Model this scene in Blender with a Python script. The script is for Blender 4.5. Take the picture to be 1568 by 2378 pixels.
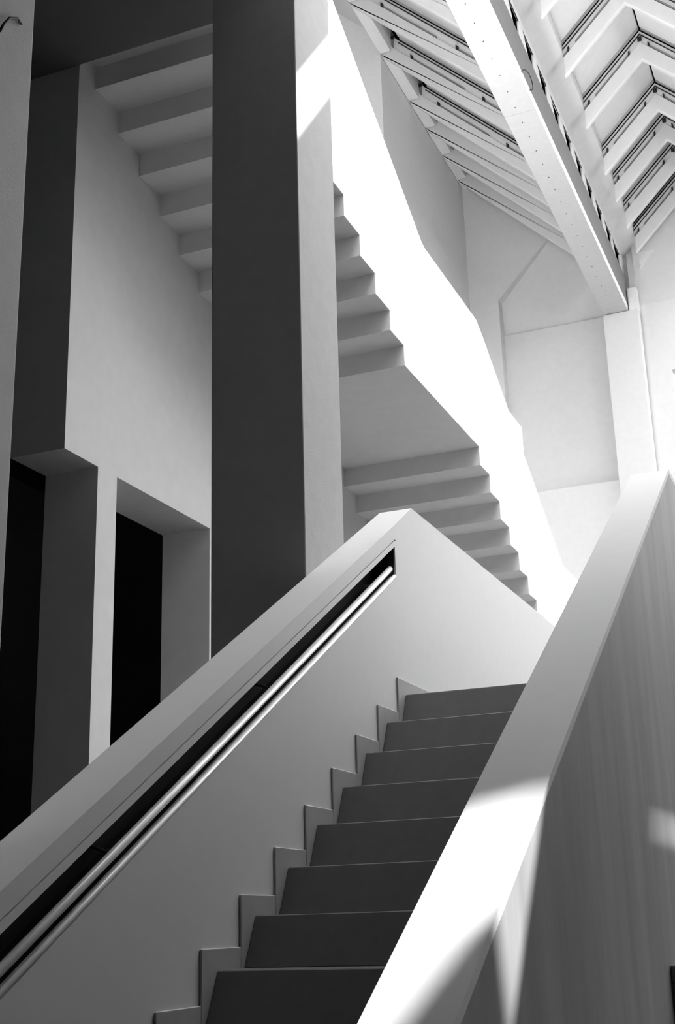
import bpy, bmesh, math
from mathutils import Vector, Matrix
from mathutils.geometry import tessellate_polygon

# ------------------------------------------------------------------ clear
for o in list(bpy.data.objects):
    bpy.data.objects.remove(o)
SC = bpy.context.scene
COL = SC.collection

# All lengths below are written in "units" of S metres with the eye at the
# origin (riser height 0.0814 units = 0.165 m); W() turns them into metres.
S = 2.0245
EYE = 1.6


def W(x, y, z):
    return Vector((x * S, y * S, z * S + EYE))


# ------------------------------------------------------------------ camera
yaw, pitch, roll, FPX = -0.3867042, 0.31033665, -0.02832432, 3010.75
F = Vector((math.sin(yaw) * math.cos(pitch), math.cos(yaw) * math.cos(pitch), math.sin(pitch)))
R0 = Vector((math.cos(yaw), -math.sin(yaw), 0))
U0 = R0.cross(F)
R = math.cos(roll) * R0 + math.sin(roll) * U0
U = R.cross(F)
cd = bpy.data.cameras.new('camera')
cam = bpy.data.objects.new('camera', cd)
COL.objects.link(cam)
cam.matrix_world = Matrix(((R.x, U.x, -F.x, 0), (R.y, U.y, -F.y, 0), (R.z, U.z, -F.z, EYE), (0, 0, 0, 1)))
cd.sensor_fit = 'VERTICAL'
cd.sensor_height = 36.0
cd.lens = 36.0 * FPX / 2378.0
cd.clip_end = 200
SC.camera = cam

# ------------------------------------------------------------------ light
SUN = Vector((-0.40, -0.59, -0.70)).normalized()
world = bpy.data.worlds.new('sky')
SC.world = world
world.use_nodes = True
wn = world.node_tree
bg = wn.nodes['Background']
bg.inputs['Color'].default_value = (1, 1, 1, 1)
bg.inputs['Strength'].default_value = 8.7
_tc = wn.nodes.new('ShaderNodeTexCoord')
_sx = wn.nodes.new('ShaderNodeSeparateXYZ')
_cr = wn.nodes.new('ShaderNodeValToRGB')      # pale overcast-bright sky over dark ground
_cr.color_ramp.elements[0].position = 0.49
_cr.color_ramp.elements[0].color = (0.05, 0.05, 0.05, 1)
_cr.color_ramp.elements[1].position = 0.51
_cr.color_ramp.elements[1].color = (1, 1, 1, 1)
_ma = wn.nodes.new('ShaderNodeMath')
_ma.operation = 'MULTIPLY_ADD'
_ma.inputs[1].default_value = 0.5
_ma.inputs[2].default_value = 0.5
wn.links.new(_tc.outputs['Generated'], _sx.inputs[0])
wn.links.new(_sx.outputs['Z'], _ma.inputs[0])
wn.links.new(_ma.outputs[0], _cr.inputs['Fac'])
wn.links.new(_cr.outputs['Color'], bg.inputs['Color'])
sd = bpy.data.lights.new('sun', 'SUN')
sd.energy = 13.0
sd.angle = 0.004
sd.color = (1, 1, 1)
sun = bpy.data.objects.new('sun', sd)
COL.objects.link(sun)
sun.rotation_euler = SUN.to_track_quat('-Z', 'Y').to_euler()
sun.location = (10, 20, 25)


def fill_light(name, p, sx, sy, power):
    # added upward area lights without fixtures, out of sight, brightening roof and gallery
    l = bpy.data.lights.new(name, 'AREA')
    l.shape = 'RECTANGLE'
    l.size, l.size_y = sx * S, sy * S
    l.energy = power
    o = bpy.data.objects.new(name, l)
    COL.objects.link(o)
    o.location = W(*p)
    o.rotation_euler = (math.pi, 0, 0)


fill_light('gallery_fill_light', (-1.74, 5.9, 2.25), 0.4, 1.8, 380)
fill_light('hall_fill_light', (1.9, 5.2, 2.85), 0.6, 2.0, 240)
SC.view_settings.view_transform = 'Standard'
SC.view_settings.look = 'None'
SC.view_settings.gamma = 1
SC.view_settings.use_curve_mapping = False
SC.view_settings.exposure = 0.0


# ------------------------------------------------------------------ materials
def mat(name, v, rough=0.7, bump=0.0, scale=60.0, var=0.0, metal=0.0, spec=0.3):
    m = bpy.data.materials.new(name)
    m.use_nodes = True
    nt = m.node_tree
    b = nt.nodes['Principled BSDF']
    b.inputs['Base Color'].default_value = (v, v, v, 1)
    b.inputs['Roughness'].default_value = rough
    b.inputs['Metallic'].default_value = metal
    b.inputs['Specular IOR Level'].default_value = spec
    tc = nt.nodes.new('ShaderNodeTexCoord')
    if var:
        n = nt.nodes.new('ShaderNodeTexNoise')
        n.inputs['Scale'].default_value = scale * 0.12
        n.inputs['Detail'].default_value = 5
        mr = nt.nodes.new('ShaderNodeMapRange')
        mr.inputs['From Min'].default_value = 0.3
        mr.inputs['From Max'].default_value = 0.7
        mr.inputs['To Min'].default_value = v * (1 - var)
        mr.inputs['To Max'].default_value = min(1, v * (1 + var))
        nt.links.new(tc.outputs['Object'], n.inputs['Vector'])
        nt.links.new(n.outputs['Fac'], mr.inputs['Value'])
        nt.links.new(mr.outputs['Result'], b.inputs['Base Color'])
    if bump:
        n2 = nt.nodes.new('ShaderNodeTexNoise')
        n2.inputs['Scale'].default_value = scale
        n2.inputs['Detail'].default_value = 6
        bp = nt.nodes.new('ShaderNodeBump')
        bp.inputs['Strength'].default_value = bump
        bp.inputs['Distance'].default_value = 0.004
        nt.links.new(tc.outputs['Object'], n2.inputs['Vector'])
        nt.links.new(n2.outputs['Fac'], bp.inputs['Height'])
        nt.links.new(bp.outputs['Normal'], b.inputs['Normal'])
    return m


def streaky(name, v):
    """grey wall finish with long vertical brush streaks and a satin sheen"""
    m = bpy.data.materials.new(name)
    m.use_nodes = True
    nt = m.node_tree
    b = nt.nodes['Principled BSDF']
    tc = nt.nodes.new('ShaderNodeTexCoord')
    mp = nt.nodes.new('ShaderNodeMapping')
    mp.inputs['Scale'].default_value = (2.2, 2.2, 0.35)
    n = nt.nodes.new('ShaderNodeTexNoise')
    n.inputs['Scale'].default_value = 2.2
    n.inputs['Detail'].default_value = 8
    n.inputs['Roughness'].default_value = 0.62
    mr = nt.nodes.new('ShaderNodeMapRange')
    mr.inputs['From Min'].default_value = 0.32
    mr.inputs['From Max'].default_value = 0.68
    mr.inputs['To Min'].default_value = v * 0.8
    mr.inputs['To Max'].default_value = v * 1.14
    nt.links.new(tc.outputs['Object'], mp.inputs['Vector'])
    nt.links.new(mp.outputs['Vector'], n.inputs['Vector'])
    nt.links.new(n.outputs['Fac'], mr.inputs['Value'])
    nt.links.new(mr.outputs['Result'], b.inputs['Base Color'])
    b.inputs['Roughness'].default_value = 0.6
    b.inputs['Specular IOR Level'].default_value = 0.12
    return m


PLASTER = mat('white_plaster', 0.83, 0.8, 0.15, 90, 0.02)
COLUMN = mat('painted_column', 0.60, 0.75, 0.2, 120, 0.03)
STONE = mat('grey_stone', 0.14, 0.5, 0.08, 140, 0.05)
SKIRT = mat('skirting_stone', 0.50, 0.5, 0.05, 140, 0.04)
ROOFW = mat('roof_white_paint', 0.80, 0.6, 0.05, 80, 0.02)
BEAMW = mat('beam_white_paint', 0.55, 0.6, 0.1, 120, 0.03)
FLANGE = mat('flange_sunlit_white', 0.92, 0.4, spec=0.5)  # brighter than the beam paint, standing for sun on its edge
GREY = mat('grey_metal', 0.2, 0.5, 0.05, 80, 0.05)
DARK = mat('dark_metal', 0.02, 0.6)
MIDG = mat('rail_grey_metal', 0.25, 0.5)
BLACK = mat('void_black', 0.004, 0.9, spec=0.0)
SLOT_SHADE = mat('slot_shade_grey', 0.05, 0.7)  # grey slot lining, darkened further to stand for the shade inside
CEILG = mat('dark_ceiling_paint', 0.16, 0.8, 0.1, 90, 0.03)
RAIL = mat('satin_rail_paint', 0.85, 0.28, spec=0.6)
FLOORL = mat('hall_floor', 0.20, 0.6, 0.05, 60, 0.06)
FLOORM = mat('bounce_floor', 0.6, 0.6, 0.05, 60, 0.1)
FARW = mat('far_wall_plaster', 0.72, 0.8, 0.12, 90, 0.02)
GALW = mat('gallery_wall_plaster', 0.88, 0.8, 0.12, 90, 0.02)
COPE = mat('coping_white', 0.90, 0.6, 0.04, 120, 0.01)
FLOORD = mat('dark_stone_floor', 0.10, 0.6, 0.05, 60, 0.1)
ROOMD = mat('dark_room_absorber', 0.05, 0.9)  # near-black, keeps bounce low and unlit rooms dark
OUTER = streaky('streaked_grey_wall', 0.42)
glass = bpy.data.materials.new('clear_glass')
glass.use_nodes = True
_n = glass.node_tree
for x in list(_n.nodes):
    _n.nodes.remove(x)
_o = _n.nodes.new('ShaderNodeOutputMaterial')
_m = _n.nodes.new('ShaderNodeMixShader')
_t = _n.nodes.new('ShaderNodeBsdfTransparent')
_t.inputs['Color'].default_value = (0.93, 0.93, 0.93, 1)
_g = _n.nodes.new('ShaderNodeBsdfGlossy')
_g.inputs['Roughness'].default_value = 0.03
_m.inputs['Fac'].default_value = 0.06
_n.links.new(_t.outputs[0], _m.inputs[1])
_n.links.new(_g.outputs[0], _m.inputs[2])
_n.links.new(_m.outputs[0], _o.inputs['Surface'])


# ------------------------------------------------------------------ helpers
def finish(name, bm, m, parent=None, kind=None, label=None, cat=None, group=None, bevel=0.0, seg=2):
    bmesh.ops.remove_doubles(bm, verts=bm.verts, dist=1e-6)
    bmesh.ops.recalc_face_normals(bm, faces=bm.faces)
    me = bpy.data.meshes.new(name)
    bm.to_mesh(me)
    bm.free()
    me.materials.append(m)
    o = bpy.data.objects.new(name, me)
    COL.objects.link(o)
    if parent is not None:
        o.parent = parent
        o.matrix_parent_inverse = Matrix.Translation(-parent_world(parent))
    if bevel:
        md = o.modifiers.new('bevel', 'BEVEL')
        md.width = bevel * S
        md.segments = seg
        md.limit_method = 'ANGLE'
        md.angle_limit = math.radians(25)
    tag(o, label, cat, group, kind)
    return o


def parent_world(p):
    v = Vector(p.location)
    q = p.parent
    while q is not None:
        v = v + q.location
        q = q.parent
    return v if p.type == 'EMPTY' else Vector((0, 0, 0))


def tag(o, label=None, cat=None, group=None, kind=None):
    if label:
        o['label'] = label
    if cat:
        o['category'] = cat
    if group:
        o['group'] = group
    if kind:
        o['kind'] = kind
    return o


def empty(name, p, label=None, cat=None, group=None, kind=None):
    o = bpy.data.objects.new(name, None)
    o.location = W(*p)
    o.empty_display_size = 0.2
    COL.objects.link(o)
    return tag(o, label, cat, group, kind)


def P(axis, a, p):
    if axis == 'x':
        return W(a, p[0], p[1])
    if axis == 'y':
        return W(p[0], a, p[1])
    return W(p[0], p[1], a)


def add_prism(bm, axis, poly, a0, a1, holes=()):
    loops = [list(poly)] + [list(h) for h in holes]
    if not holes and len(poly) <= 4:
        v0 = [bm.verts.new(P(axis, a0, p)) for p in poly]
        v1 = [bm.verts.new(P(axis, a1, p)) for p in poly]
        bm.faces.new(v0)
        bm.faces.new(v1)
        n = len(poly)
        for i in range(n):
            bm.faces.new((v0[i], v0[(i + 1) % n], v1[(i + 1) % n], v1[i]))
        return
    tri = tessellate_polygon([[Vector((p[0], p[1], 0)) for p in L] for L in loops])
    flat = [p for L in loops for p in L]
    v0 = [bm.verts.new(P(axis, a0, p)) for p in flat]
    v1 = [bm.verts.new(P(axis, a1, p)) for p in flat]
    for t in tri:
        try:
            bm.faces.new([v0[i] for i in t])
            bm.faces.new([v1[i] for i in t])
        except ValueError:
            pass
    k = 0
    for L in loops:
        n = len(L)
        for i in range(n):
            a, b = k + i, k + (i + 1) % n
            bm.faces.new((v0[a], v0[b], v1[b], v1[a]))
        k += n
    # merge the coplanar triangles so that bevels see clean outlines
    bmesh.ops.dissolve_limit(bm, angle_limit=0.001, verts=bm.verts, edges=bm.edges)


def prism(name, axis, poly, a0, a1, m, holes=(), **kw):
    bm = bmesh.new()
    add_prism(bm, axis, poly, a0, a1, holes)
    return finish(name, bm, m, **kw)


def box(name, x, y, z, m, **kw):
    return prism(name, 'z', [(x[0], y[0]), (x[1], y[0]), (x[1], y[1]), (x[0], y[1])], z[0], z[1], m, **kw)


def tube(name, pts, r, m, n=10, **kw):
    """round bar through world points given in units"""
    bm = bmesh.new()
    P3 = [W(*p) for p in pts]
    rings = []
    for i, p in enumerate(P3):
        if i == 0:
            t = P3[1] - p
        elif i == len(P3) - 1:
            t = p - P3[-2]
        else:
            t = (P3[i + 1] - P3[i - 1])
        t.normalize()
        a = t.cross(Vector((1, 0.13, 0.07))).normalized()
        b = t.cross(a)
        rings.append([bm.verts.new(p + (a * math.cos(k * 2 * math.pi / n) + b * math.sin(k * 2 * math.pi / n)) * r * S)
                      for k in range(n)])
    for i in range(len(rings) - 1):
        for k in range(n):
            bm.faces.new((rings[i][k], rings[i][(k + 1) % n], rings[i + 1][(k + 1) % n], rings[i + 1][k]))
    bm.faces.new(rings[0])
    bm.faces.new(rings[-1])
    o = finish(name, bm, m, **kw)
    for f in o.data.polygons:
        f.use_smooth = len(f.vertices) == 4
    return o


def sunshift(p, z):
    """where the ray from the sun to p crosses the level z"""
    t = (z - p[2]) / -SUN.z
    return (p[0] - SUN.x * t, p[1] - SUN.y * t)


# ------------------------------------------------------------------ levels of the stair
ZF = -0.79           # ground floor
RZ, RY = 0.0814, 0.134
Y0, Z0 = 2.836, 0.512   # nosing of the top step, landing level
SLOPE = 0.589
YC, ZC = 2.948, 1.001   # where the sloping parapet turns level


def top(y):
    return ZC if y > YC else ZC - SLOPE * (YC - y)


# ------------------------------------------------------------------ room shell
ZR0 = 5.7
ZR1 = 6.9
box('floor', (-0.36, 3.4), (3.0, 9.5), (ZF - 0.1, ZF), FLOORL, kind='structure')  # unseen floors, toned by zone to steer bounced light
box('floor', (-4.5, -0.36), (3.0, 9.5), (ZF - 0.1, ZF), FLOORD, kind='structure')
box('floor', (-1.09, 3.4), (-4.0, 3.0), (ZF - 0.1, ZF), FLOORD, kind='structure')
box('floor', (-2.0, -1.09), (-4.0, 3.0), (ZF - 0.1, ZF), FLOORM, kind='structure')
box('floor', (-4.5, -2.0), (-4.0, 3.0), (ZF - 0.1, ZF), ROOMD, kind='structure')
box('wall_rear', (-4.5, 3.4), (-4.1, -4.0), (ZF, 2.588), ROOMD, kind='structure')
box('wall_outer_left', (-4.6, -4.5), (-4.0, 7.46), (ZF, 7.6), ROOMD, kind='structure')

# light wall with openings between piers (left, carries the upper flight)
wl = empty('wall_left', (-2.09, 2.88, ZF), kind='structure')
H = 1.31
prism('lintel_wall', 'x', [(2.8815, H), (4.445, H), (4.445, ZF), (6.9, ZF), (6.9, 2.4), (5.0, 2.4), (4.6, 2.9),
                           (2.8815, 2.9)], -2.183, -2.0, PLASTER, parent=wl)
for y in (3.055, 3.75):
    box('pier', (-2.183, -2.0), (y, y + 0.104), (ZF, H), PLASTER, parent=wl)

# dark rooms behind it
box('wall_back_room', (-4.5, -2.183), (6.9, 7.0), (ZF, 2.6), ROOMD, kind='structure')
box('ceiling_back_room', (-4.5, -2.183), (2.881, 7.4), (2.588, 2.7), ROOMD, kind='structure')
# upper floor slab, cut open above the stair; unseen pieces added to block light
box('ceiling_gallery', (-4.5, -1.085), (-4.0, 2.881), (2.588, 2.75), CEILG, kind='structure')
box('ceiling_blocker_entry', (-1.085, 0.05), (-4.0, 2.3), (2.588, 2.75), CEILG, kind='structure')
box('ceiling_blocker_right', (0.05, 1.45), (-4.0, 2.3), (2.588, 2.75), CEILG, kind='structure')
box('ceiling_blocker_landing', (0.40, 1.45), (2.30, 3.15), (2.588, 2.75), CEILG, kind='structure')
box('ceiling_blocker_balcony', (1.45, 3.4), (-4.0, 6.5), (2.588, 2.75), CEILG, kind='structure')
box('floor_bounce', (-4.5, -1.09), (-1.0, 2.875), (2.7505, 2.77), PLASTER, kind='structure')  # pale unseen layer, added to bounce sun up to the baffles
box('wall_bounce_rear', (-4.5, 3.4), (-1.1, -1.0), (2.75, 6.9), PLASTER, kind='structure')  # unseen white wall, added to reflect sun onto the roof

# tall wall behind the upper flight, the side wall, and the far wall
box('wall_gallery', (-4.5, -2.605), (7.46, 7.56), (ZF, 7.6), GALW, kind='structure')
box('wall_side', (-2.705, -2.605), (7.56, 9.43), (ZF, 6.6), GALW, kind='structure')

wf = empty('wall_far', (-1.9, 9.5, ZF), kind='structure')
# front leaf with the chamfered recess
prism('front_leaf', 'y', [(-2.605, ZF), (-1.50, ZF), (-1.50, 3.176), (-2.358, 3.176), (-2.358, 4.874), (-1.60, 5.66),
                          (-1.24, 5.66), (-1.24, 5.80), (-2.605, 6.6)], 9.43, 9.62, FARW, parent=wf)
box('pilaster', (-2.600, -2.359), (9.420, 9.43), (ZF, 4.87), FARW, parent=wf)
box('recess_panel', (-2.45, -1.24), (9.53, 9.60), (3.1, 4.588), FARW, parent=wf)
prism('upper_recess_panel', 'x', [(9.555, 4.597), (9.62, 4.597), (9.50, 5.75), (9.435, 5.75)], -2.45, -1.24, FARW, parent=wf)
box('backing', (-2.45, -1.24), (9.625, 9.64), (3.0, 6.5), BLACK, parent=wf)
box('recess_jamb', (-1.30, -1.24), (9.445, 9.62), (ZF, 6.5), FARW, parent=wf)
box('lower_right_leaf', (-1.25, -1.045), (9.44, 9.54), (ZF, 4.0), FARW, parent=wf)
box('right_leaf', (-1.25, -0.7), (9.44, 9.54), (4.0, 4.585), FARW, parent=wf)
prism('upper_right_leaf', 'x', [(9.47, 4.585), (9.57, 4.585), (9.40, 6.1), (9.30, 6.1)], -1.25, -0.35, FARW, parent=wf)

# window wall beyond, right of the frame, with glass and mullions
w1 = empty('window_1', (2.0, 9.5, ZF), kind='structure')
box('pane', (-1.04, 3.4), (9.49, 9.495), (2.3, 3.97), glass, parent=w1)
box('wall_far_lower', (-1.04, 3.4), (9.45, 9.54), (ZF, 2.3), FARW, kind='structure')
box('pane', (-0.69, 3.4), (9.49, 9.495), (4.03, 5.7), glass, parent=w1)
for x in (0.6, 2.0, 3.37):
    box('mullion', (x, x + 0.03), (9.46, 9.53), (2.3, 5.7), ROOFW, parent=w1)
box('transom', (-0.70, 3.4), (9.46, 9.53), (3.97, 4.03), ROOFW, parent=w1)
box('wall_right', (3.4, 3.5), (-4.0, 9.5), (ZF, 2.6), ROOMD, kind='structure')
WY, WZ = 6.8, 3.2
box('wall_upper_right', (3.4, 3.5), (-1.0, 9.5), (2.6, WZ), PLASTER, kind='structure')
box('wall_upper_right', (3.4, 3.5), (-1.0, WY), (WZ, 5.7), PLASTER, kind='structure')
w3 = empty('window_added_right', (3.4, 7.5, WZ), kind='structure')  # unseen window, added to light the walls facing it
box('pane', (3.4, 3.405), (WY, 9.5), (WZ, ZR0), glass, parent=w3)
for y in (WY, 8.1, 9.46):
    box('mullion', (3.37, 3.44), (y, y + 0.03), (WZ, ZR0), ROOFW, parent=w3)
w2 = empty('window_added_roof', (0.0, 0.0, ZR0), kind='structure')  # unseen roof glazing, added to light baffles and copings
box('pane', (-1.9, 1.5), (-1.0, 4.6), (ZR1, ZR1 + 0.005), glass, parent=w2)
box('ceiling_upper', (-4.5, -1.9), (-1.0, 4.6), (ZR1, ZR1 + 0.03), PLASTER, kind='structure')
box('ceiling_upper', (1.5, 3.45), (-1.0, 4.6), (ZR1, ZR1 + 0.03), PLASTER, kind='structure')
box('pane', (-0.42, 3.4), (4.6, 4.9), (ZR0, ZR0 + 0.005), glass, parent=w2)
box('wall_upper_right', (3.4, 3.5), (-1.0, 4.6), (5.7, ZR1), PLASTER, kind='structure')
for y in (0.2, 1.6, 3.0, 4.55):
    box('glazing_bar', (-4.5, 3.4), (y, y + 0.03), (ZR1 - 0.03, ZR1 + 0.03), ROOFW, parent=w2)


# ------------------------------------------------------------------ unseen roof slab over the hall, openings cut to shape the sun
ZR = 5.7


def hole(pts):
    return [sunshift(p, ZR) for p in pts]


sky1 = [(-0.38, 4.7)] + hole([(-1.38, 2.65, 2.84), (-1.38, 3.52, 2.335), (-1.38, 4.07, 2.02), (-1.38, 4.09, 1.95), (-1.38, 5.0, 1.95), (-1.38, 5.6, 1.56)]) + [(-0.38, 9.45)]
sky1 = [(x, max(y, 4.95)) for x, y in sky1]
# slots traced back from the sun patches they are made to cast
sky2 = hole([(-1.085, 2.40, 1.72), (-1.085, 2.76, 2.15), (-1.085, 2.76, 2.34), (-1.085, 2.40, 1.90)])
sky3 = hole([(-0.361, 1.535, 0.185), (-0.449, 1.50, 0.165), (-0.449, 0.95, -0.17), (-0.401, 1.108, -0.079),
             (-0.361, 1.262, 0.014), (-0.361, 1.288, -0.11)])
sky4 = hole([(-0.361, 2.14, 0.135), (-0.361, 2.60, 0.125), (-0.361, 2.60, 0.165), (-0.361, 2.2, 0.15)])
prism('ceiling', 'z', [(-0.42, 4.901), (3.45, 4.901), (3.45, 9.6), (-0.42, 9.6)], ZR, ZR + 0.01, PLASTER,
      holes=[sky1, sky2, sky3, sky4], kind='structure')

# ------------------------------------------------------------------ columns
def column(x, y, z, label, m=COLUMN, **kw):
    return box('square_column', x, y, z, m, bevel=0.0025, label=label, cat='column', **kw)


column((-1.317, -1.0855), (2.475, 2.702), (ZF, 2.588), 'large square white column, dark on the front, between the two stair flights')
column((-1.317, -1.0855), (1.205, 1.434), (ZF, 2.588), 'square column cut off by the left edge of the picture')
fc = empty('far_column', (-1.375, 9.3, ZF), 'slender white column under the far end of the roof beam', 'column')
box('shaft', (-1.512, -1.236), (9.33, 9.42), (ZF, 4.508), FARW, parent=fc, bevel=0.006)
box('capital_block', (-1.305, -1.236), (9.34, 9.44), (4.508, 4.70), PLASTER, parent=fc)

# ------------------------------------------------------------------ lower flight
st = empty('lower_staircase', (-0.72, 1.6, ZF), 'pale stone stair flight rising between two solid parapets', 'staircase')
XL, XR = -0.996, -0.4495
NST = 16
for k in range(NST):
    y, z = Y0 - RY * k, Z0 - RZ * k
    back = y + 0.092 if k else 5.2
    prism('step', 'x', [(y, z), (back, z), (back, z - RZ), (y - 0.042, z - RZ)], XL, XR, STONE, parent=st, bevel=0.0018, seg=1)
saw = []
for k in range(NST):
    y, z = Y0 - RY * k, Z0 - RZ * k
    if k == 0:
        saw.append((5.2, z - RZ))
    saw.append((y - 0.042, z - RZ))
    saw.append((y - 0.042, z - 2 * RZ)) if k < NST - 1 else None
yl, zl = Y0 - RY * (NST - 1) - 0.042, Z0 - RZ * NST
poly = saw + [(yl, ZF + 0.001), (yl + 0.25, ZF + 0.001), (Y0 + 0.1, Z0 - 0.25), (5.2, Z0 - 0.25)]
prism('stringer_slab', 'x', poly, XL, XR, PLASTER, parent=st)
for k in range(NST):
    y, z = Y0 - RY * k - 0.052, Z0 - RZ * k + 0.033
    yb = y + RY if k else 5.1
    zb = max(z - 0.20, ZF + 0.001) if k else Z0 - 0.14
    prism('skirting_board', 'x', [(y, z), (yb, z), (yb, zb), (y, zb)], -0.9998, XL, SKIRT, parent=st, bevel=0.0012, seg=1)

# ------------------------------------------------------------------ left parapet with handrail niche
lp = empty('left_parapet', (-1.04, 1.6, ZF), 'solid white stair parapet on the left with a recessed handrail slot', 'parapet')
YN0, YN1 = 0.25, 2.813
prof = [(-1.085, 0.0), (-1.0, -0.004), (-1.0, -0.0385), (-1.007, -0.0385), (-1.007, -0.0415), (-1.0, -0.0415), (-1.0, -0.056),
        (-1.062, -0.056), (-1.062, -0.129), (-1.016, -0.129), (-1.0, -0.1345), (-1.0, -0.66), (-1.085, -0.66)]
bm = bmesh.new()
va = [bm.verts.new(W(x, YN0, top(YN0) + o)) for x, o in prof]
vb = [bm.verts.new(W(x, YN1, top(YN1) + o)) for x, o in prof]
for i in range(len(prof)):
    j = (i + 1) % len(prof)
    bm.faces.new((va[i], va[j], vb[j], vb[i]))
capt = tessellate_polygon([[Vector((x, o, 0)) for x, o in prof]])
for t in capt:
    bm.faces.new([va[i] for i in t])
    bm.faces.new([vb[i] for i in t])
finish('sloping_wall', bm, COPE, parent=lp)
bm = bmesh.new()
# end block: full thickness beyond the niche, up the crest and level along the landing
outl = [(YN1, top(YN1)), (YC, ZC), (5.2, ZC), (5.2, Z0 - 0.25), (Y0 + 0.1, Z0 - 0.25), (YN1, top(YN1) - 0.66)]
v0 = [bm.verts.new(W(-1.085, y, z)) for y, z in outl]
v1 = [bm.verts.new(W(-1.0, y, z - (0.004 if i < 1 else 0))) for i, (y, z) in enumerate(outl)]
n = len(outl)
bm.faces.new(v0)
bm.faces.new(v1)
for i in range(n):
    bm.faces.new((v0[i], v0[(i + 1) % n], v1[(i + 1) % n], v1[i]))
finish('landing_wall', bm, COPE, parent=lp)
prism('groove_end', 'x', [(YN1, top(YN1) - 0.0385), (YN1 + 0.006, top(YN1) - 0.0385), (YN1 + 0.006, top(YN1) - 0.0415),
                          (YN1, top(YN1) - 0.0415)], -1.0004, -0.9997, DARK, parent=lp)
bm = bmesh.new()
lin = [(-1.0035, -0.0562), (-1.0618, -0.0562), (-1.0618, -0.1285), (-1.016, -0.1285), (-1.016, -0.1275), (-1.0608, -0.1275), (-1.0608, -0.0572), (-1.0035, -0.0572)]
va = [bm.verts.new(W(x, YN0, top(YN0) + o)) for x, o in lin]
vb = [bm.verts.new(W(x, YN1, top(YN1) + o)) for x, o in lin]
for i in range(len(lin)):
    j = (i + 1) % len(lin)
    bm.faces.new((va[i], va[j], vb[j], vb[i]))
finish('slot_lining', bm, SLOT_SHADE, parent=lp)
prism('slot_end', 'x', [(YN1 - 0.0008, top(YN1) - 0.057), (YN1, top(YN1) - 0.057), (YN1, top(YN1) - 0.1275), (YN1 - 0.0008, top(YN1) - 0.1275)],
      -1.0605, -1.0035, SLOT_SHADE, parent=lp)
hr = empty('handrail', (-1.012, 0.3, ZF + 0.4), 'slim white handrail running up inside the slot of the left parapet', 'handrail')
o_ = -0.1060
tube('rail', [(-1.010, YN0 + 0.02, top(YN0 + 0.02) + o_), (-1.010, 2.80, top(2.80) + o_)], 0.0070, RAIL, 16, parent=hr)
tube('lower_rim', [(-1.0035, YN0 + 0.02, top(YN0 + 0.02) - 0.1285), (-1.0035, 2.811, top(2.811) - 0.1285)], 0.0050, RAIL, 12, parent=lp)
for k in range(5):
    y = 0.55 + 0.54 * k
    tube('bracket', [(-1.014, y, top(y) + o_ - 0.004), (-1.034, y, top(y) + o_ - 0.007), (-1.0605, y, top(y) + o_ + 0.002)],
         0.0028, MIDG, 8, parent=hr)

# ------------------------------------------------------------------ right parapet
rp = empty('right_parapet', (-0.405, 1.6, ZF), 'solid stair parapet on the right with a sunlit coping and streaked grey outside', 'parapet')
yb = 0.25
body = [(yb, top(yb) - 0.012), (YC, ZC - 0.012), (5.2, ZC - 0.012), (5.2, ZF + 0.001), (yb, ZF + 0.001)]
prism('wall_body', 'x', body, -0.449, -0.361, OUTER, parent=rp)
cop = [(yb, top(yb)), (YC, ZC), (5.2, ZC), (5.2, ZC - 0.012), (YC, ZC - 0.012), (yb, top(yb) - 0.012)]
prism('coping', 'x', cop, -0.449, -0.361, COPE, parent=rp)
# framed dark panel low on the outer face, cut by the right edge of the picture
pn = empty('black_box', (-0.36, 2.26, -0.35), 'small black box with a pale rim at the bottom right edge of the picture', 'box')
box('rim', (-0.3605, -0.350), (2.256, 2.60), (-0.100, -0.072), GREY, parent=pn, bevel=0.002)
box('rim', (-0.3605, -0.350), (2.256, 2.272), (-0.13, -0.1001), GREY, parent=pn)
box('body', (-0.3605, -0.345), (2.262, 2.60), (-0.45, -0.1305), BLACK, parent=pn)

# ------------------------------------------------------------------ upper flight (seen from below)
us = empty('upper_staircase', (-1.7, 4.5, 1.0), 'upper stair flight seen from below, stepped underside and bright white parapet', 'staircase')
XS0, XS1 = -1.9995, -1.465
zig = [(2.8815, 2.635)]
ys = 2.97
box('top_slab', (XS0, XS1), (2.8815, 2.97), (2.635, 2.80), PLASTER, parent=us)
for i in range(-4, 4):
    y = 3.52 + 0.1375 * i
    z = 2.240 - 0.079 * i
    zig += [(y, z + 0.079), (y, z)]
    box('step', (XS0, XS1), (y, y + 0.1375), (z, z + 0.20), PLASTER, parent=us)
zig += [(4.07, 1.924 + 0.079), (4.07, 1.924)]
box('landing', (XS0, XS1), (4.07, 5.0), (1.924, 2.06), PLASTER, parent=us)
zl_ = 1.924
for j in range(10):
    y = 5.0 + 0.1385 * j
    zn = 1.924 - 0.0813 * (j + 1)
    zig += [(y, zl_), (y, zn)]
    box('step', (XS0, XS1), (y, y + 0.1385), (zn, zn + 0.20), PLASTER, parent=us)
    zl_ = zn
yl2 = 5.0 + 0.1385 * 10
box('landing', (XS0, XS1), (yl2, 7.4), (zl_, zl_ + 0.16), PLASTER, parent=us)
zig += [(7.4, zl_)]
ptop = [(7.4, 1.765), (6.475, 1.765), (6.44, 1.785), (5.215, 2.492), (5.18, 2.512), (5.08, 2.556), (4.38, 2.556), (4.34, 2.568),
        (3.476, 3.064), (2.97, 3.354), (2.8815, 3.354)]
prism('parapet_wall', 'x', zig + ptop, XS1, -1.38, PLASTER, parent=us)

box('floor_gallery', (-2.60, -1.60), (7.41, 9.40), (1.10, 1.25), PLASTER, kind='structure')  # unseen pale floor, put in to bounce sun onto the gallery walls
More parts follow.
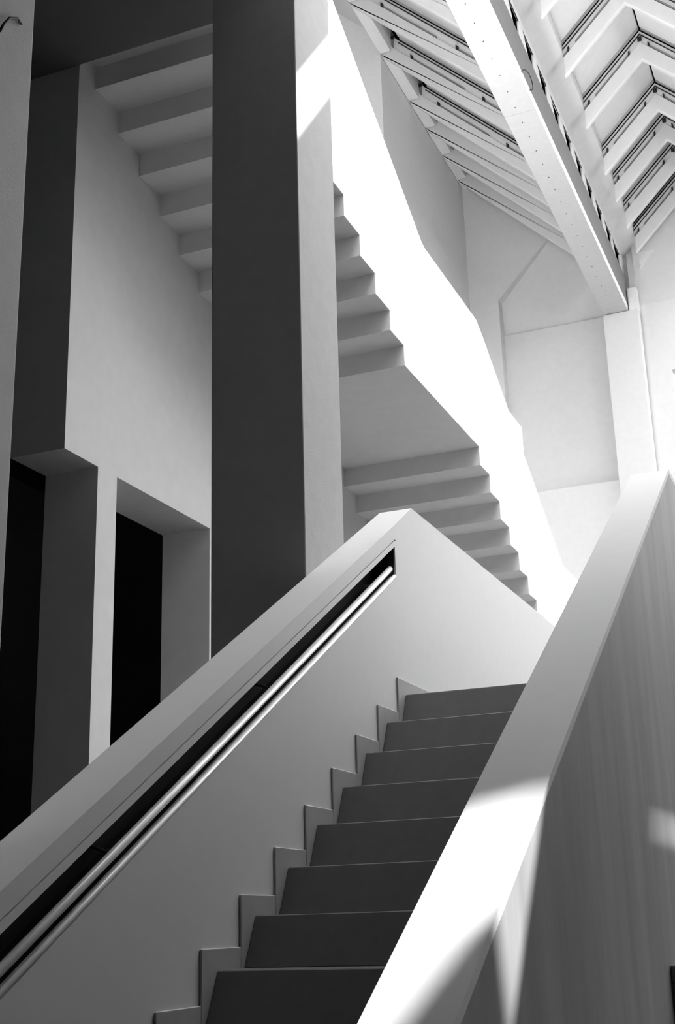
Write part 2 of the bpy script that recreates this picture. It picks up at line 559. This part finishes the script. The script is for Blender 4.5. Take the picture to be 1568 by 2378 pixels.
# white block of the next landing seen just past the parapet
box('balcony_wall', (-1.95, -1.60), (6.0, 6.73), (1.7, 2.665), PLASTER, bevel=0.01,
    label='corner of a white balcony wall peeping past the bright stair parapet', cat='balcony')

# ------------------------------------------------------------------ roof: beam
ZB = 4.51
XB0, XB1 = -1.505, -1.3175
beam = empty('roof_beam', (-1.405, 7.2, ZB), 'long pale roof beam studded with screws, running to the far column', 'beam')
JY = 6.472
box('soffit_plate', (XB0, XB1), (4.6, JY - 0.002), (ZB, ZB + 0.022), BEAMW, parent=beam, bevel=0.002, seg=1)
box('soffit_plate', (XB0, XB1), (JY + 0.002, 9.44), (ZB + 0.001, ZB + 0.023), BEAMW, parent=beam, bevel=0.002, seg=1)
box('flange_strip', (-1.3225, -1.3150), (4.6, 9.44), (ZB + 0.0235, ZB + 0.058), FLANGE, parent=beam)
box('flange_strip', (-1.3172, -1.3150), (4.6, 9.44), (ZB, ZB + 0.0234), FLANGE, parent=beam)
box('side_web', (-1.3225, -1.3165), (4.6, 9.38), (ZB + 0.0582, ZB + 0.312), GREY, parent=beam)
box('left_web', (XB0, XB0 + 0.02), (4.6, 9.42), (ZB + 0.0235, 4.93), BEAMW, parent=beam)
sb = bmesh.new()
bmesh.ops.create_cone(sb, cap_ends=True, segments=8, radius1=0.0032 * S, radius2=0.0024 * S, depth=0.003 * S)
smesh = bpy.data.meshes.new('screw')
sb.to_mesh(smesh)
sb.free()
smesh.materials.append(DARK)
y = 4.94
while y < 9.3:
    s_ = bpy.data.objects.new('screw', smesh)
    COL.objects.link(s_)
    s_.parent = beam
    s_.location = W(-1.420, y, ZB - 0.0012) - beam.location
    y += 0.1622
# vertical plate with round holes to the right of the beam, dark inside
holes = []
for k in range(-4, 10):
    y = (6.205 + 0.334 * k) * 1.0055
    w = 0.22 if k < 8 else 0.16
    holes.append([(y, 4.72), (y, 4.962), (y + 0.02, 4.974), (y + w * 0.5, 4.976), (y + w, 4.845), (y + w, 4.72)])
prism('perforated_plate', 'x', [(4.6, 4.56), (9.42, 4.56), (9.42, 5.03), (4.6, 5.03)], -1.336, -1.328, ROOFW, holes=holes, parent=beam)
box('hole_shade_backing', (-1.352, -1.348), (4.6, 9.42), (4.57, 5.02), BLACK, parent=beam)  # black sheet standing for the shade behind the holes
prism('gutter_edge', 'y', [(-1.336, 5.0305), (-1.20, 5.13), (-1.20, 5.26), (-1.336, 5.26)], 4.6, 9.44, ROOFW, parent=beam)
# loops of cable
tube('beam_cable', [(-1.3140, 6.15, 4.555), (-1.306, 6.17, 4.575), (-1.301, 6.20, 4.595), (-1.299, 6.25, 4.613), (-1.298, 6.30, 4.620),
                    (-1.298, 6.34, 4.612), (-1.299, 6.365, 4.598), (-1.302, 6.37, 4.582), (-1.308, 6.36, 4.566), (-1.3140, 6.34, 4.556)], 0.0026, DARK, 8,
     label='small loop of black cable on the side of the roof beam', cat='cable')
tube('hooked_cable', [(-1.081, 1.345, 1.315), (-1.0795, 1.352, 1.333), (-1.0795, 1.364, 1.352), (-1.080, 1.385, 1.367), (-1.0835, 1.40, 1.369)],
     0.0022, DARK, 8, label='short hooked black wire on the column at the top left corner', cat='wire')

# ------------------------------------------------------------------ roof: ceiling panels and baffles
FY = [5.06, 5.66, 6.26, 6.86, 7.46, 8.07, 8.46, 8.87, 9.28]
CL, CR = 3.372, 6.160      # outer (lower) line of the baffles:  z = CL - x  /  z = CR + x
XRID = -0.79               # ridge to the right of the beam
XEND = -0.42
roof = empty('ceiling_skylight', (-1.4, 7.2, 4.9), kind='structure')
G = 0.250                  # panels sit this much (in z) above the baffle edge
prev = 4.6
for i, y in enumerate(FY + [9.82]):
    ya, yb_ = prev + 0.02, y - 0.012
    if i == len(FY):
        ya, yb_ = prev + 0.05, 9.82
    t = 0.03
    prism('panel', 'y', [(-2.462, CL + G + 2.462), (-1.50, CL + G + 1.50), (-1.50, CL + G + 1.50 + t), (-2.462, CL + G + 2.462 + t)],
          ya, yb_, ROOFW, parent=roof)
    prism('panel', 'y', [(-1.199, CR + G - 1.199), (XRID - 0.006, CR + G + XRID - 0.006), (XRID - 0.006, CR + G + XRID + t),
                         (-1.199, CR + G - 1.199 + t)], ya, yb_, ROOFW, parent=roof)
    prism('panel', 'y', [(XRID + 0.006, CR + G + XRID - 0.006), (XEND, CR + G + 2 * XRID - XEND),
                         (XEND, CR + G + 2 * XRID - XEND + t), (XRID + 0.006, CR + G + XRID + t)], ya, yb_, ROOFW, parent=roof)
    # side cheek of each bay on the left
    box('cheek', (-2.60, -2.52), (ya, yb_), (CL + 2.605, 6.9), ROOFW, parent=roof)
    prev = y
# black sheets standing for shade in the joints, and the weather roof over everything
prism('joint_shade', 'y', [(-2.53, CL + G + 2.53 + 0.035), (-1.48, CL + G + 1.48 + 0.035), (-1.48, CL + G + 1.48 + 0.05), (-2.53, CL + G + 2.53 + 0.06)],
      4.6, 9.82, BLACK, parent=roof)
prism('joint_shade', 'y', [(-1.21, CR + G - 1.21 + 0.035), (XRID, CR + G + XRID + 0.035), (XEND, CR + G + 2 * XRID - XEND + 0.035),
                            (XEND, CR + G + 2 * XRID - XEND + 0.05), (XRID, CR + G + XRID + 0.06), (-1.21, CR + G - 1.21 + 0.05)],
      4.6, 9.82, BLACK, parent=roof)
box('wall_clerestory', (XEND - 0.02, XEND), (4.9, 9.5), (5.05, ZR - 0.001), ROOFW, kind='structure')
box('ceiling_top', (-4.5, -0.40), (4.6, 9.7), (6.95, 7.05), ROOFW, kind='structure')
# sloping soffit continuing up to the left before the gallery wall
prism('ceiling_left', 'y', [(-2.61, CL + 0.15 + 2.61), (-3.6, CL + 0.15 + 3.6), (-3.6, CL + 0.25 + 3.6), (-2.61, CL + 0.25 + 2.61)],
      4.6, 7.459, ROOFW, kind='structure')
# black slot against the far wall on the right
for x0, x1 in ((-1.195, -1.135), (-1.085, -0.80)):
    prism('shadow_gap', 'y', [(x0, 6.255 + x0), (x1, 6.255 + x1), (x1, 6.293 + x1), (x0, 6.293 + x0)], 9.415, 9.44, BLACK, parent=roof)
prism('end_panel', 'y', [(-1.20, 6.10 - 1.20), (-0.70, 6.10 - 0.70), (-0.70, 6.42 - 0.70), (-1.20, 6.42 - 1.20)], 9.42, 9.445, ROOFW, parent=roof)

ORD = ['nearest the far wall', 'second from the far wall', 'third from the far wall', 'fourth from the far wall',
       'fifth from the far wall', 'sixth from the far wall', 'seventh from the far wall', 'eighth from the far wall',
       'ninth from the far wall']


def slopeL(x, c):
    return (x, CL + c - x)


def slopeR(x, c):
    return (x, CR + c + x)


def slopeR2(x, c):
    return (x, CR + c + 2 * XRID - x)


def strip(fn, x0, x1, c0, c1):
    return [fn(x0, c0), fn(x1, c0), fn(x1, c1), fn(x0, c1)]


for i, y in enumerate(FY):
    if y < 6:
        continue          # these two bays lie above the picture
    rank = ORD[len(FY) - 1 - i]
    # ---- left of the beam
    extra = ''
    b = empty('roof_baffle', (-2.0, y, CL + 2.0), 'white roof baffle with an upturned end, left of the beam, ' + rank, 'baffle',
              'roof baffles left of the beam')
    th = 0.035
    a = 0.03
    xl = -2.605
    # sloping blade with an upturned leg
    blade = [slopeL(-1.499, 0), slopeL(xl + a * 0.9, 0), slopeL(xl + 0.012, 0.002), (xl, CL - xl + 0.022), (xl, 6.8), (xl + 0.085, 6.8), (xl + 0.085, CL - xl + 0.125 - 0.085 + 0.02),
             slopeL(xl + 0.098, 0.132), slopeL(-1.499, 0.128)]
    prism('blade', 'y', blade, y, y + th, ROOFW, parent=b, bevel=0.007, seg=2)
    prism('upper_web', 'y', strip(slopeL, -1.499, -2.50, 0.1285, 0.228), y + (0.012 if y < 8.1 else 0.001), y + th, ROOFW, parent=b)
    if y <= 7.46:
        prism('outer_blade', 'y', strip(slopeL, xl - 0.003, -3.5, 0.02, 0.148), y + 0.004, y + th - 0.006 if y > 7 else y + th, ROOFW, parent=b)
    if y < 8.1:
        prism('shadow_joint', 'y', strip(slopeL, -1.499, -2.47, 0.2285, 0.240), y + 0.013, y + 0.02, BLACK, parent=b)
        prism('track', 'y', strip(slopeL, -1.499, -2.47, 0.202, 0.210), y + 0.004, y + 0.013, DARK, parent=b)
        prism('rail', 'y', strip(slopeL, -1.50, -1.86, 0.133, 0.146), y + 0.002, y + 0.013, MIDG, parent=b)
        prism('rail', 'y', strip(slopeL, -2.00, -2.36, 0.133, 0.146), y + 0.002, y + 0.013, MIDG, parent=b)
        for xx in (-1.86, -2.36):
            prism('bracket', 'y', strip(slopeL, xx, xx - 0.018, 0.128, 0.160), y - 0.004, y + 0.013, DARK, parent=b)
        box('bracket', (-2.519, -2.497), (y - 0.004, y + 0.012), (CL + 2.605 + 0.11, CL + 2.605 + 0.132), DARK, parent=b)
    # ---- right of the beam
    b = empty('roof_baffle', (-1.0, y, CR - 1.0), 'white roof baffle folded over a ridge, right of the beam, ' + rank, 'baffle',
              'roof baffles right of the beam')
    blade = [slopeR(-1.199, 0), (XRID, CR + XRID), slopeR2(XEND - 0.021, 0), slopeR2(XEND - 0.021, 0.135), (XRID, CR + XRID + 0.135), slopeR(-1.199, 0.135)]
    prism('blade', 'y', blade, y, y + th, ROOFW, parent=b, bevel=0.007, seg=2)
    web = [slopeR(-1.199, 0.136), (XRID, CR + XRID + 0.136), slopeR2(XEND - 0.021, 0.136), slopeR2(XEND - 0.021, 0.228), (XRID, CR + XRID + 0.228), slopeR(-1.199, 0.228)]
    prism('upper_web', 'y', web, y + 0.012, y + th, ROOFW, parent=b)
    trk = [slopeR(-1.199, 0.196), (XRID, CR + XRID + 0.196), slopeR2(XEND - 0.021, 0.196), slopeR2(XEND - 0.021, 0.203), (XRID, CR + XRID + 0.203), slopeR(-1.199, 0.203)]
    jnt = [slopeR(-1.199, 0.2285), (XRID, CR + XRID + 0.2285), slopeR2(XEND - 0.021, 0.2285), slopeR2(XEND - 0.021, 0.242), (XRID, CR + XRID + 0.242), slopeR(-1.199, 0.242)]
    prism('shadow_joint', 'y', jnt, y + 0.013, y + 0.02, BLACK, parent=b)
    prism('track', 'y', trk, y + 0.004, y + 0.013, DARK, parent=b)
    prism('rail', 'y', strip(slopeR, -1.198, -1.165, 0.140, 0.156), y + 0.002, y + 0.013, MIDG, parent=b)
    prism('rail', 'y', strip(slopeR, -1.115, -0.872, 0.140, 0.154), y + 0.002, y + 0.013, MIDG, parent=b)
    prism('rail', 'y', strip(slopeR2, -0.74, -0.50, 0.140, 0.154), y + 0.002, y + 0.013, MIDG, parent=b)
    for xx, fn in ((-1.167, slopeR), (-0.876, slopeR), (-0.745, slopeR2)):
        prism('bracket', 'y', strip(fn, xx, xx + 0.011, 0.136, 0.166), y - 0.004, y + 0.013, DARK, parent=b)
    box('ridge_bracket', (XRID - 0.016, XRID + 0.010), (y - 0.003, y + 0.013), (CR + XRID + 0.148, CR + XRID + 0.176), DARK, parent=b)
